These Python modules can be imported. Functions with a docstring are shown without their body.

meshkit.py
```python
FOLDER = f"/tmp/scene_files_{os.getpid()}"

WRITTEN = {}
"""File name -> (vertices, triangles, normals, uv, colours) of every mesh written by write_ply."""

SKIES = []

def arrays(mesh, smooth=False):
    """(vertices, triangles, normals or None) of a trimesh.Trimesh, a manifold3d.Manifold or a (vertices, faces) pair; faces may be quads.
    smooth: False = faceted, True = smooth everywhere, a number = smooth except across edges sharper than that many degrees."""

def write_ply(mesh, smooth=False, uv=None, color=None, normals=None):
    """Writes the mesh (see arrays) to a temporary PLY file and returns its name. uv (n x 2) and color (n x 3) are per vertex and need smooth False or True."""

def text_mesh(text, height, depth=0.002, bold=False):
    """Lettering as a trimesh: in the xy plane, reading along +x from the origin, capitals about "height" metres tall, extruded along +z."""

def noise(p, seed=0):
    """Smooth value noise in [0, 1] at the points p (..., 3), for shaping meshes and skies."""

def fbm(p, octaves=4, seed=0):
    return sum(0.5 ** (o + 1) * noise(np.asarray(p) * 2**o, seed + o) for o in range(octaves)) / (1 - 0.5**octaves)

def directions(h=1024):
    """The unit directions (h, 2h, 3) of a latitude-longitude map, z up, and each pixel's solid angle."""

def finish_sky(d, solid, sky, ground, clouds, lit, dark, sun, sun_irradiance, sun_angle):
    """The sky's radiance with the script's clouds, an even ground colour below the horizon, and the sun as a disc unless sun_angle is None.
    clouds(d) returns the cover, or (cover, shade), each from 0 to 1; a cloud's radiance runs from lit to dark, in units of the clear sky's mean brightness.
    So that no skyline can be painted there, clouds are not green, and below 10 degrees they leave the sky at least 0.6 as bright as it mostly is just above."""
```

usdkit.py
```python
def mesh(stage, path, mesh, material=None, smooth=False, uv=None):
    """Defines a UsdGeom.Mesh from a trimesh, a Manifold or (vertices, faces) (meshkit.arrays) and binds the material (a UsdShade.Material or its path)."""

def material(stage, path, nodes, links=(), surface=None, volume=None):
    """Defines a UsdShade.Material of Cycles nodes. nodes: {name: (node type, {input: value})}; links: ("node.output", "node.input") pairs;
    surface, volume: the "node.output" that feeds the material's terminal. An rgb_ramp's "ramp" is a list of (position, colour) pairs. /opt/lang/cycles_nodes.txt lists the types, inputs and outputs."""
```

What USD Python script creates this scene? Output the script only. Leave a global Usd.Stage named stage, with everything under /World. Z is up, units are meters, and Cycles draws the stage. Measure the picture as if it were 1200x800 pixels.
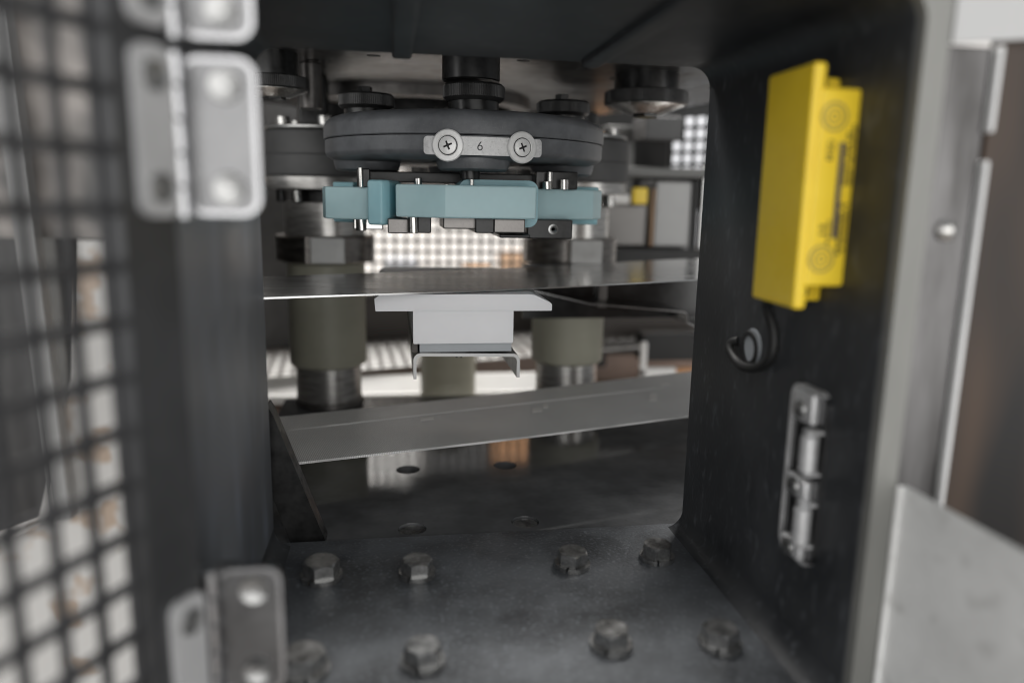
import math, random
import numpy as np
import trimesh
import manifold3d as m3
from shapely.geometry import Polygon, Point, box as sbox
from shapely import affinity
from shapely.ops import unary_union
from pxr import Usd, UsdGeom, UsdLux, UsdShade, Gf, Sdf
import usdkit, meshkit

random.seed(7)
stage = Usd.Stage.CreateInMemory()
UsdGeom.SetStageUpAxis(stage, 'Z')
UsdGeom.Xform.Define(stage, '/World')
UsdGeom.Scope.Define(stage, '/World/Looks')
PI = math.pi

# ------------------------------------------------------------------ camera
EYE_Z, PITCH, ROLL, YAW = .19, math.atan(172 / 890), math.radians(1.1), math.radians(9.0)
sy_, cy_ = math.sin(YAW), math.cos(YAW)
r0 = np.array([cy_, -sy_, 0.])
fw = np.array([sy_, cy_, 0.]) * math.cos(PITCH) + np.array([0, 0, -math.sin(PITCH)])
u0 = np.cross(r0, fw)
RT = math.cos(ROLL) * r0 + math.sin(ROLL) * u0
UP = math.cos(ROLL) * u0 - math.sin(ROLL) * r0
cam = UsdGeom.Camera.Define(stage, '/World/camera')
M = np.eye(4)
M[0, :3], M[1, :3], M[2, :3], M[3, :3] = RT, UP, -fw, (0, 0, EYE_Z)
cam.AddTransformOp().Set(Gf.Matrix4d(M.tolist()))
cam.CreateHorizontalApertureAttr(36.0)
cam.CreateVerticalApertureAttr(24.0)
cam.CreateFocalLengthAttr(36.0 * 890 / 1200)
cam.CreateFStopAttr(3.3)
cam.CreateFocusDistanceAttr(.442)
cam.CreateClippingRangeAttr(Gf.Vec2f(.01, 100))
cam.CreateExposureAttr(0.0)

# ------------------------------------------------------------------ lamps
def rect_lamp(name, pos, target, w, h, power, color=(1, 1, 1)):
    L = UsdLux.RectLight.Define(stage, '/World/' + name)
    L.CreateWidthAttr(w); L.CreateHeightAttr(h)
    L.CreateIntensityAttr(power); L.CreateColorAttr(Gf.Vec3f(*color))
    p, t = np.array(pos, float), np.array(target, float)
    z = p - t; z /= np.linalg.norm(z)
    x = np.cross([0, 0, 1.], z) if abs(z[2]) < .99 else np.array([1., 0, 0])
    x /= np.linalg.norm(x); y = np.cross(z, x)
    m = np.eye(4); m[0, :3], m[1, :3], m[2, :3], m[3, :3] = x, y, z, p
    L.AddTransformOp().Set(Gf.Matrix4d(m.tolist()))
    return L

KEY, SIDE, BACK, AMB = 2.3, 2.0, 33.0, .09
rect_lamp('room_lamp', (.42, -2.0, .48), (.05, .45, .17), 4.6, 2.4, KEY, (1.0, .99, .97))
rect_lamp('hall_lamp', (.15, 1.40, 1.75), (.15, 1.55, 0), 2.2, .7, BACK, (1.0, .975, .945))
rect_lamp('side_fill', (-1.7, -.75, .45), (.17, .22, .12), 1.4, 1.3, SIDE, (1.0, .99, .97))  # added fill for the guard sheet and sensor side, no known source there
dome = UsdLux.DomeLight.Define(stage, '/World/room_light')
dome.CreateIntensityAttr(AMB)
dome.CreateColorAttr(Gf.Vec3f(.95, .98, 1.0))

# ------------------------------------------------------------------ materials
MATS = {}
def mat(name, c1, c2=None, scale=40, rough=(.4, .5), metallic=0., bump=0., bscale=400, spec=.5, stretch=(1, 1, 1),
        fine=None, lo=.35, hi=.7, coat=0., sss=0., detail=5):
    """A principled surface: two tones mixed by noise, roughness from the same noise, optional fine speckle and bump."""
    c2 = c2 or c1
    nodes = {
        'g': ('geometry', {}),
        'm': ('mapping', {'scale': stretch}),
        'n': ('noise_texture', {'scale': float(scale), 'detail': float(detail), 'roughness': .62}),
        'r': ('rgb_ramp', {'ramp': [(lo, c1), (hi, c2)]}),
        'q': ('map_range', {'from_min': .3, 'from_max': .7, 'to_min': rough[0], 'to_max': rough[1], 'clamp': True}),
        'p': ('principled_bsdf', {'metallic': float(metallic), 'specular_ior_level': float(spec), 'coat_weight': float(coat),
                                  'subsurface_weight': float(sss), 'subsurface_scale': .004, 'subsurface_radius': (.6, 1., 1.)}),
    }
    links = [('g.position', 'm.vector'), ('m.vector', 'n.vector'), ('n.fac', 'r.fac'), ('n.fac', 'q.value'), ('q.result', 'p.roughness')]
    if fine:
        nodes['f'] = ('noise_texture', {'scale': float(fine[0]), 'detail': 2., 'roughness': .6})
        nodes['fr'] = ('rgb_ramp', {'ramp': [(fine[3], (0, 0, 0)), (fine[4], (1, 1, 1))]})
        nodes['fm'] = ('math', {'math_type': 'multiply', 'value2': float(fine[2])})
        nodes['x'] = ('mix', {'color2': fine[1]})
        links += [('m.vector', 'f.vector'), ('f.fac', 'fr.fac'), ('fr.color', 'fm.value1'), ('fm.value', 'x.fac'), ('r.color', 'x.color1'), ('x.color', 'p.base_color')]
    else:
        links += [('r.color', 'p.base_color')]
    if bump:
        nodes['bn'] = ('noise_texture', {'scale': float(bscale), 'detail': 3.})
        nodes['b'] = ('bump', {'strength': float(bump), 'distance': .0006})
        links += [('m.vector', 'bn.vector'), ('bn.fac', 'b.height'), ('b.normal', 'p.normal')]
    MATS[name] = usdkit.material(stage, '/World/Looks/' + name, nodes, links, surface='p.BSDF')
    return MATS[name]

mat('frame_paint', (.018, .0195, .022), (.044, .047, .052), 20, (.38, .58), bump=.3, bscale=900, stretch=(1, 1, .4), detail=9,
    fine=(260, (.13, .14, .155), .6, .58, .82))
mat('flange_paint', (.042, .045, .050), (.110, .119, .130), 16, (.34, .55), bump=.5, bscale=700, lo=.40, hi=.60,
    fine=(520, (.19, .21, .23), .7, .56, .74), detail=9)
mat('base_steel', (.075, .077, .080), (.17, .173, .178), 18, (.05, .11), spec=.6, detail=9,
    fine=(420, (.10, .10, .10), .6, .56, .78))
mat('head_grey', (.10, .105, .112), (.17, .177, .188), 60, (.36, .5), metallic=.15, bump=.25, bscale=1500,
    fine=(900, (.20, .21, .23), .45, .58, .8))
mat('housing_grey', (.055, .055, .055), (.08, .08, .08), 60, (.45, .6), bump=.2, bscale=1200)
mat('black_oxide', (.012, .012, .012), (.022, .022, .022), 90, (.22, .4), metallic=.3, spec=.6)
mat('knurl_black', (.02, .02, .02), (.035, .035, .035), 120, (.28, .42), metallic=.3, spec=.6)
mat('clamp_steel', (.16, .15, .145), (.24, .23, .22), 90, (.3, .45), metallic=.85)
mat('dark_clamp', (.025, .025, .025), (.05, .05, .05), 120, (.3, .45), metallic=.5)
mat('bright_steel', (.55, .54, .52), (.66, .65, .63), 80, (.18, .28), metallic=1.)
mat('column_steel', (.42, .41, .395), (.52, .505, .485), 50, (.22, .34), metallic=.75, stretch=(1, 1, 6))
mat('collar_steel', (.20, .185, .175), (.28, .265, .25), 60, (.25, .36), metallic=1., bump=.06, bscale=900, stretch=(1, 1, 4))
mat('ground_flat', (.50, .50, .49), (.58, .58, .57), 90, (.35, .5), metallic=.2, bump=.1, bscale=1500)
mat('bolt_steel', (.30, .30, .297), (.42, .42, .415), 150, (.2, .36), metallic=.9, fine=(1400, (.10, .095, .09), .35, .55, .75))
mat('washer_zinc', (.82, .82, .81), (.88, .88, .87), 150, (.35, .48), metallic=.3, bump=.08, bscale=2500)
mat('tag_zinc', (.60, .60, .60), (.80, .80, .80), 220, (.33, .5), metallic=.1, bump=.2, bscale=1200, fine=(900, (.35, .35, .35), .5, .56, .75))
mat('ink', (.008, .008, .01), (.012, .012, .014), 100, (.5, .6))  # black for print, also for the shade painted into the screw recesses
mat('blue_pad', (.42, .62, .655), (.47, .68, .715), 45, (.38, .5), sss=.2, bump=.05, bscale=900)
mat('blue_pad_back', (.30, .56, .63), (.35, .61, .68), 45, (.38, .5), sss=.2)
mat('white_plastic', (.71, .725, .745), (.76, .775, .795), 30, (.35, .45), sss=.15)
mat('grey_shim', (.30, .32, .34), (.34, .36, .38), 60, (.4, .5))
mat('beige_sleeve', (.37, .36, .285), (.42, .41, .33), 22, (.42, .55), stretch=(1, 1, 2))
mat('mirror_strip', (.50, .50, .495), (.60, .60, .595), 12, (.14, .22), metallic=.8, stretch=(1, 4, 1))
mat('black_tray', (.012, .012, .012), (.02, .02, .02), 30, (.15, .25), spec=.6)
mat('tray_edge', (.5, .5, .5), (.6, .6, .6), 30, (.25, .3), metallic=1.)
mat('stainless', (.46, .46, .45), (.56, .56, .55), 26, (.28, .40), metallic=1., stretch=(6, 6, 1), bump=.03, bscale=500)
mat('stainless_hinge', (.15, .15, .153), (.22, .22, .223), 30, (.24, .34), metallic=1.)
mat('hinge_satin', (.40, .40, .405), (.50, .50, .505), 30, (.4, .5), metallic=.2)
mat('latch_steel', (.55, .55, .555), (.68, .68, .685), 60, (.28, .4), metallic=.45)
mat('knuckle_steel', (.42, .42, .43), (.52, .52, .53), 30, (.2, .3), metallic=1.)
mat('worn_paint', (.070, .075, .083), (.10, .107, .118), 22, (.3, .45), bump=.15, bscale=700, stretch=(1, 1, .3), fine=(60, (.15, .17, .21), .6, .55, .75))
mat('lip_metal', (.17, .17, .16), (.24, .24, .225), 40, (.4, .55), metallic=.3, stretch=(1, 1, .3))
mat('box_steel', (.24, .24, .24), (.32, .32, .315), 16, (.4, .5), metallic=.4)
mat('bracket_steel', (.24, .24, .24), (.30, .30, .295), 60, (.3, .42), metallic=.9)
mat('guard_sheet', (.72, .72, .71), (.90, .90, .89), 22, (.38, .55), detail=9, fine=(110, (.40, .39, .37), .55, .56, .78))
mat('panel_steel', (.05, .048, .047), (.15, .147, .147), 22, (.2, .34), metallic=1., stretch=(3, 3, .5))
mat('dark_gloss', (.012, .011, .011), (.085, .055, .038), 9, (.30, .42), spec=.25, stretch=(2.2, 1, .5), lo=.42, hi=.66, detail=2)
mat('seal_light', (.60, .60, .60), (.7, .7, .7), 40, (.4, .5))
mat('yellow_plastic', (.86, .60, .025), (.90, .65, .04), 40, (.32, .42), bump=.05, bscale=1200)
mat('yellow_side', (.72, .44, .006), (.76, .47, .01), 40, (.35, .45))
mat('yellow_print', (.42, .33, .06), (.46, .36, .07), 40, (.4, .5))
mat('blue_ink', (.015, .022, .06), (.02, .03, .08), 60, (.4, .5))
mat('cable_black', (.008, .008, .008), (.014, .014, .014), 60, (.5, .6))
mat('door_frame', (.055, .056, .058), (.085, .086, .09), 16, (.3, .42), metallic=.5)
mat('door_mesh', (.05, .05, .052), (.08, .08, .084), 40, (.35, .5), metallic=.4)
mat('guard_mesh', (.10, .095, .09), (.15, .14, .13), 40, (.35, .5), metallic=.5)
mat('turret_under', (.13, .13, .13), (.27, .268, .264), 22, (.25, .42), metallic=.85, fine=(60, (.09, .07, .06), .7, .5, .66))
mat('dark_brown', (.035, .028, .024), (.055, .045, .038), 8, (.4, .6))
mat('grey_seam', (.60, .60, .595), (.70, .70, .69), 30, (.4, .5))
mat('kick_brown', (.20, .14, .11), (.30, .22, .175), 10, (.45, .6))
mat('brown_table', (.16, .11, .085), (.26, .18, .14), 10, (.45, .6), fine=(60, (.10, .07, .055), .4, .55, .7))
mat('wall_white', (.72, .70, .67), (.80, .78, .76), 1.2, (.6, .8))
mat('carton_brown', (.38, .25, .16), (.46, .31, .20), 3, (.6, .8))
mat('orange_box', (.50, .25, .11), (.58, .30, .14), 5, (.5, .6))
mat('white_box', (.80, .79, .77), (.85, .84, .82), 3, (.4, .6))
mat('grey_box', (.30, .31, .33), (.38, .39, .41), 3, (.4, .6))
mat('hall_floor', (.22, .20, .185), (.30, .28, .26), 3, (.4, .6))
mat('cast_grey', (.09, .09, .088), (.14, .14, .135), 20, (.4, .55), metallic=.5)
mat('box_steel_dark', (.11, .105, .10), (.15, .145, .14), 12, (.3, .42), metallic=.8)
mat('dark_void', (.012, .012, .012), (.018, .018, .018), 10, (.5, .7))
mat('pale_panel', (.42, .33, .26), (.58, .57, .555), 20, (.35, .5), lo=.34, hi=.44, detail=2)
mat('hazy_panel', (.07, .068, .066), (.36, .33, .31), 8, (.4, .5), lo=.40, hi=.60, detail=2)
mat('upright_grey', (.26, .26, .26), (.34, .34, .335), 9, (.4, .5))
mat('hood_grey', (.42, .42, .42), (.47, .47, .47), 6, (.4, .5))
mat('streak_dark', (.045, .045, .047), (.10, .10, .10), 7, (.35, .5), stretch=(5, 5, .6))
mat('tray_white', (.68, .67, .65), (.78, .77, .75), 8, (.3, .45))

# belt cloth: a fine woven grid
def belt_material():
    nodes = {
        'g': ('geometry', {}),
        'rot': ('mapping', {'rotation': (0, 0, -math.radians(14))}),
        'wx': ('wave_texture', {'bands_direction': 'x', 'scale': 300.0}),
        'wy': ('wave_texture', {'bands_direction': 'y', 'scale': 300.0}),
        'mu': ('math', {'math_type': 'multiply'}),
        'n': ('noise_texture', {'scale': 25.0, 'detail': 5.0}),
        'r': ('rgb_ramp', {'ramp': [(.3, (.72, .72, .715)), (.7, (.80, .80, .79))]}),
        'r2': ('rgb_ramp', {'ramp': [(0, (.55, .55, .55)), (.6, (1.1, 1.1, 1.1))]}),
        'x': ('mix', {'mix_type': 'multiply', 'fac': 1.0}),
        'b': ('bump', {'strength': .4, 'distance': .0003}),
        'p': ('principled_bsdf', {'roughness': .36, 'specular_ior_level': .7}),
    }
    links = [('g.position', 'rot.vector'), ('rot.vector', 'wx.vector'), ('rot.vector', 'wy.vector'), ('wx.fac', 'mu.value1'), ('wy.fac', 'mu.value2'),
             ('g.position', 'n.vector'), ('n.fac', 'r.fac'), ('mu.value', 'r2.fac'), ('r.color', 'x.color1'), ('r2.color', 'x.color2'), ('x.color', 'p.base_color'),
             ('mu.value', 'b.height'), ('b.normal', 'p.normal')]
    MATS['belt_cloth'] = usdkit.material(stage, '/World/Looks/belt_cloth', nodes, links, surface='p.BSDF')
belt_material()

# ------------------------------------------------------------------ building helpers
used = {}
def numbered(path):
    k = used.get(path, 0); used[path] = k + 1
    return path if k == 0 else f'{path}_{k:03d}'

class Thing:
    def __init__(self, name, label, cat, base=(0, 0, 0), group=None, kind=None):
        self.path = numbered('/World/' + name); self.base = np.array(base, float)
        x = UsdGeom.Xform.Define(stage, self.path); x.AddTranslateOp().Set(Gf.Vec3d(*map(float, base)))
        tag(x.GetPrim(), label, cat, group, kind)
    def part(self, name, mesh, material, under=None, label=None, smooth=35):
        path = numbered((under or self.path) + '/' + name)
        mesh = tm(mesh).copy(); mesh.apply_translation(-self.base)
        p = usdkit.mesh(stage, path, mesh, MATS[material], smooth=smooth)
        if label: p.GetPrim().SetCustomDataByKey('label', label)
        return path

def tag(prim, label, cat=None, group=None, kind=None):
    for k, v in (('label', label), ('category', cat), ('group', group), ('kind', kind)):
        if v: prim.SetCustomDataByKey(k, v)

def solo(name, mesh, material, label, cat=None, group=None, kind=None, smooth=35):
    path = numbered('/World/' + name)
    p = usdkit.mesh(stage, path, tm(mesh), MATS[material], smooth=smooth)
    tag(p.GetPrim(), label, cat, group, kind)

def tm(m):
    if isinstance(m, trimesh.Trimesh): return m
    if isinstance(m, (list, tuple)): return trimesh.util.concatenate([tm(x) for x in m])
    k = m.to_mesh()
    return trimesh.Trimesh(np.array(k.vert_properties)[:, :3], np.array(k.tri_verts), process=False)

def box(x0, x1, y0, y1, z0, z1, r=0., n=8):
    if r <= 0:
        return m3.Manifold.cube((x1 - x0, y1 - y0, z1 - z0)).translate((x0, y0, z0))
    s = m3.Manifold.sphere(r, n)
    return m3.Manifold.batch_hull([s.translate((x, y, z)) for x in (x0 + r, x1 - r) for y in (y0 + r, y1 - r) for z in (z0 + r, z1 - r)])

def lathe(profile, at=(0, 0, 0), n=64):
    """profile: (radius, z) from the bottom of the axis round to the top of the axis."""
    m = trimesh.creation.revolve(np.array(profile, float), sections=n)
    m.apply_translation(at)
    return m

def tube_z(r, z0, z1, at, n=64, c=.0006):
    return lathe([(0, z0), (r - c, z0), (r, z0 + c), (r, z1 - c), (r - c, z1), (0, z1)], (at[0], at[1], 0), n)

def ring_z(ri, ro, z0, z1, at, n=64, c=.0005):
    return lathe([(ri, z0), (ro - c, z0), (ro, z0 + c), (ro, z1 - c), (ro - c, z1), (ri, z1), (ri, z0)], (at[0], at[1], 0), n)

def prism(poly, h, plane='xy', at=0.):
    """Extrudes a shapely polygon; plane xy: up z from at; xz: along +y from at; yz: along +x from at."""
    m = trimesh.creation.extrude_polygon(poly, h, engine='earcut')
    if plane == 'xz':
        T = np.array([[1, 0, 0, 0], [0, 0, -1, at + h], [0, 1, 0, 0], [0, 0, 0, 1.]])
    elif plane == 'yz':
        T = np.array([[0, 0, 1, at], [1, 0, 0, 0], [0, 1, 0, 0], [0, 0, 0, 1.]])
    else:
        T = np.eye(4); T[2, 3] = at
    m.apply_transform(T)
    return m

def rrect(x0, x1, z0, z1, r, n=8):
    return sbox(x0 + r, z0 + r, x1 - r, z1 - r).buffer(r, quad_segs=n)

def sweep(points, r, n=10, closed=False):
    P = np.array(points, float); out_v, out_f = [], []
    T = np.gradient(P, axis=0); T /= np.linalg.norm(T, axis=1)[:, None]
    ref = np.array([0, 0, 1.]) if abs(T[0][2]) < .9 else np.array([1., 0, 0])
    a = np.cross(T[0], ref); a /= np.linalg.norm(a)
    for i in range(len(P)):
        a = a - T[i] * (a @ T[i]); a /= np.linalg.norm(a); b = np.cross(T[i], a)
        for k in range(n):
            w = 2 * PI * k / n
            out_v.append(P[i] + r * (math.cos(w) * a + math.sin(w) * b))
    for i in range(len(P) - 1):
        for k in range(n):
            q = [i * n + k, i * n + (k + 1) % n, (i + 1) * n + (k + 1) % n, (i + 1) * n + k]
            out_f += [[q[0], q[1], q[2]], [q[0], q[2], q[3]]]
    L = len(out_v); out_v += [P[0], P[-1]]
    for k in range(n):
        out_f += [[L, (k + 1) % n, k], [L + 1, (len(P) - 1) * n + k, (len(P) - 1) * n + (k + 1) % n]]
    m = trimesh.Trimesh(out_v, out_f, process=False); trimesh.repair.fix_normals(m)
    return m

def smooth_path(pts, n=40):
    from scipy.interpolate import CubicSpline
    P = np.array(pts, float); t = np.r_[0, np.cumsum(np.linalg.norm(np.diff(P, axis=0), axis=1))]
    return CubicSpline(t, P)(np.linspace(0, t[-1], n))

def place(mesh, x, y, z, origin):
    """Local axes x, y, z (columns) and origin."""
    T = np.eye(4); T[:3, 0], T[:3, 1], T[:3, 2], T[:3, 3] = x, y, z, origin
    m = tm(mesh).copy(); m.apply_transform(T)
    return m

def knurled(r, h, teeth, chamfer, z0, at):
    """A knurled nut: toothed outline, chamfered at top and bottom."""
    a = np.linspace(0, 2 * PI, teeth * 4, endpoint=False)
    rr = r - .00035 * (np.tile([0, 0, 1, 1], teeth))
    g = m3.CrossSection([np.c_[rr * np.cos(a), rr * np.sin(a)]]).extrude(h)
    lim = m3.Manifold.revolve(m3.CrossSection([[(0, 0), (r - chamfer, 0), (r, chamfer), (r, h - chamfer * .7), (r - chamfer * .7, h), (0, h)]]), 96)
    return (g ^ lim).translate((at[0], at[1], z0))

def hexagon(r, h, z0, at, rot=0., c=.0012):
    """A hexagon head with a turned chamfer on top; r is the distance to the corners."""
    a = np.radians(rot) + np.arange(6) * PI / 3
    g = m3.CrossSection([np.c_[r * np.cos(a), r * np.sin(a)]]).extrude(h)
    lim = m3.Manifold.revolve(m3.CrossSection([[(0, 0), (r * 1.01, 0), (r * 1.01, h - c), (r * .86, h), (0, h)]]), 48)
    return (g ^ lim).translate((at[0], at[1], z0))

def cross_recess(size, w, depth):
    return box(-size, size, -w / 2, w / 2, -depth, depth) + box(-w / 2, w / 2, -size, size, -depth, depth)

XA, YA, ZA = np.eye(3)

# ================================================================== the setting
solo('hall_floor', box(-3, 4, -1.6, 3.2, -.92, -.90), 'hall_floor', 'grey hall floor far below behind the machine', None, None, 'structure')
solo('hall_wall', box(-3, 4, 2.60, 2.65, -.90, 2.6), 'wall_white', 'pale back wall of the hall', None, None, 'structure')

PLUGS = [(.0092, .4128), (.0757, .4150)]
HOLES = [(.0087, .5091), (.0776, .5106)]
bp = box(-.10, .42, .25, .705, -.03, 0)
for x, y in PLUGS + HOLES:
    bp -= m3.Manifold.cylinder(.02, .0082, .0082, 40).translate((x, y, -.006 if (x, y) in PLUGS else -.018))
T = Thing('base_plate', 'dark polished steel base plate under the columns and grey belt', None, (.05, .55, 0), kind='structure')
T.part('plate', bp, 'base_steel')
for x, y in PLUGS:
    T.part('plug', tube_z(.0078, -.005, -.0012, (x, y), 40), 'bolt_steel', label='round steel plug sunk in the base plate')

# ================================================================== machine frame (a cast throat one looks through)
XL, XR, ZT, YF, YB = -.0645, .1645, .2565, .233, .394
fr = Thing('machine_frame', 'dark painted cast frame forming the square throat around the station', 'machine frame', (.05, .31, 0))
inner = rrect(XL, XR, -.03, ZT, .011)
outer = rrect(XL - .016, XR + .0055, -.05, ZT + .05, .013)
ring = outer.difference(inner).difference(sbox(-.3, -.1, .4, .001))
lw = sbox(-.2, -.06, XL + .0001, .2454)
fr.part('throat', prism(ring.difference(lw), YB - YF, 'xz', YF), 'frame_paint')
fr.part('side_wall', prism(ring.intersection(lw), YB - YF, 'xz', YF), 'worn_paint', label='greyer scuffed left side wall of the throat')
for x0 in (.0005, .0945):
    fr.part('roof_rib', box(x0, x0 + .0095, .236, .392, ZT - .0032, ZT + .004, .0015), 'frame_paint')
flange = box(XL + .0002, XR - .0002, .20, .3985, -.0, .004)
fr.part('floor_flange', box(XL - .012, XR + .004, .19, .3985, -.004, .0024, .001), 'flange_paint')
# weld fillets where the walls meet the flange
for s, xw in ((1, XL), (-1, XR)):
    q = [(xw - s * .001, .0016)] + [(xw + s * (.011 - .011 * math.sin(t)), .0021 + .011 - .011 * math.cos(t)) for t in np.linspace(0, PI / 2, 20)] + [(xw - s * .001, .0131)]
    fr.part('corner_fillet', prism(Polygon(q).buffer(0), YB - YF - .001, 'xz', YF + .0005), 'frame_paint', smooth=False)
fr.part('gusset', prism(Polygon([(-.0665, .078), (-.0640, .073), (-.0385, -.001), (-.0560, -.001), (-.0680, .037)]).buffer(.0012).buffer(-.0006), .012, 'xz', .4005), 'black_oxide')
BX = (-.0366, .0102, .0897, .1363)
rng = random.Random(3)
for j, y in enumerate((.3535, .2800)):
    for i, x in enumerate(BX):
        yy = y + (.003 if j == 0 and i in (0, 3) else 0) + (-.003 if j and i == 3 else .002 if j and i == 2 else 0)
        b = fr.part('bolt', hexagon(.0080 if i else .0090, .0062 if i else .0068, .0049, (x, yy), rng.uniform(0, 60)), 'bolt_steel')
        rw = .0092 if i else .0102
        w = m3.Manifold.cylinder(.0024, rw, rw, 40) - m3.Manifold.cylinder(.01, .005, .005, 20).translate((0, 0, -.003))
        w = w - box(-.0006, .0006, 0, .02, -.01, .02).rotate((0, 0, rng.choice([165, 190, 150])))
        fr.part('lock_washer', w.translate((x, yy, .0025)), 'bolt_steel', under=b)

# ================================================================== turret plate above, with its hanging adjusters
tp = Thing('turret_plate', 'stained grey steel turret plate overhead with hanging knurled adjusters', 'turret plate', (.05, .66, .28))
pl = m3.Manifold.cylinder(.012, .26, .26, 96).translate((.05, .69, .281)) ^ box(-.4, .5, .42, 1.3, .2, .4)
for k in range(18):
    a = 2 * PI * k / 18 + .1
    for rr in (.15, .225):
        pl -= m3.Manifold.cylinder(.02, .0048, .0048, 20).translate((.05 + rr * math.cos(a), .69 + rr * math.sin(a), .272))
tp.part('plate', pl, 'turret_under')
tp.part('rim_ring', ring_z(.10, .118, .272, .2815, (.02, .80), 72), 'clamp_steel')
tp.part('hub', tube_z(.07, .262, .2815, (.03, .82), 72), 'black_oxide')
tp.part('bearing_rim', ring_z(.05, .072, .2585, .2625, (.03, .82), 72), 'turret_under')
def adjuster(at, r, zk, hk, rs, ztop, cone, label):
    b = tp.part('adjuster', tube_z(rs, zk + hk - .0005, ztop, at, 56), 'black_oxide', label=label)
    tp.part('knurled_ring', knurled(r, hk, 110, .0012, zk, at), 'knurl_black', under=b)
    tp.part('cone', lathe([(0, zk - cone), (r * .45, zk - cone), (r * .93, zk - .0002), (r * .93, zk + .0015), (0, zk + .0015)], (at[0], at[1], 0), 56), 'bright_steel', under=b)
    tp.part('nut', hexagon(r * .33, cone * .8, zk - cone * 1.35, at, 10, .0005), 'black_oxide', under=b)
adjuster((.1915, .58), .0315, .2580, .0100, .0245, .282, .0062, 'large black knurled adjuster hanging beside the throat corner')
adjuster((-.0790, .56), .0235, .2565, .0085, .0165, .282, .0045, 'black knurled adjuster hanging at the left edge of the opening')
tp.part('stud_post', tube_z(.0175, .2565, .282, (.0478, .480), 48), 'black_oxide')
tp.part('bracket', box(-.075, -.052, .66, .69, .235, .281, .002), 'black_oxide')
tp.part('pin', tube_z(.008, .249, .281, (-.0585, .60), 32), 'clamp_steel')

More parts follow.
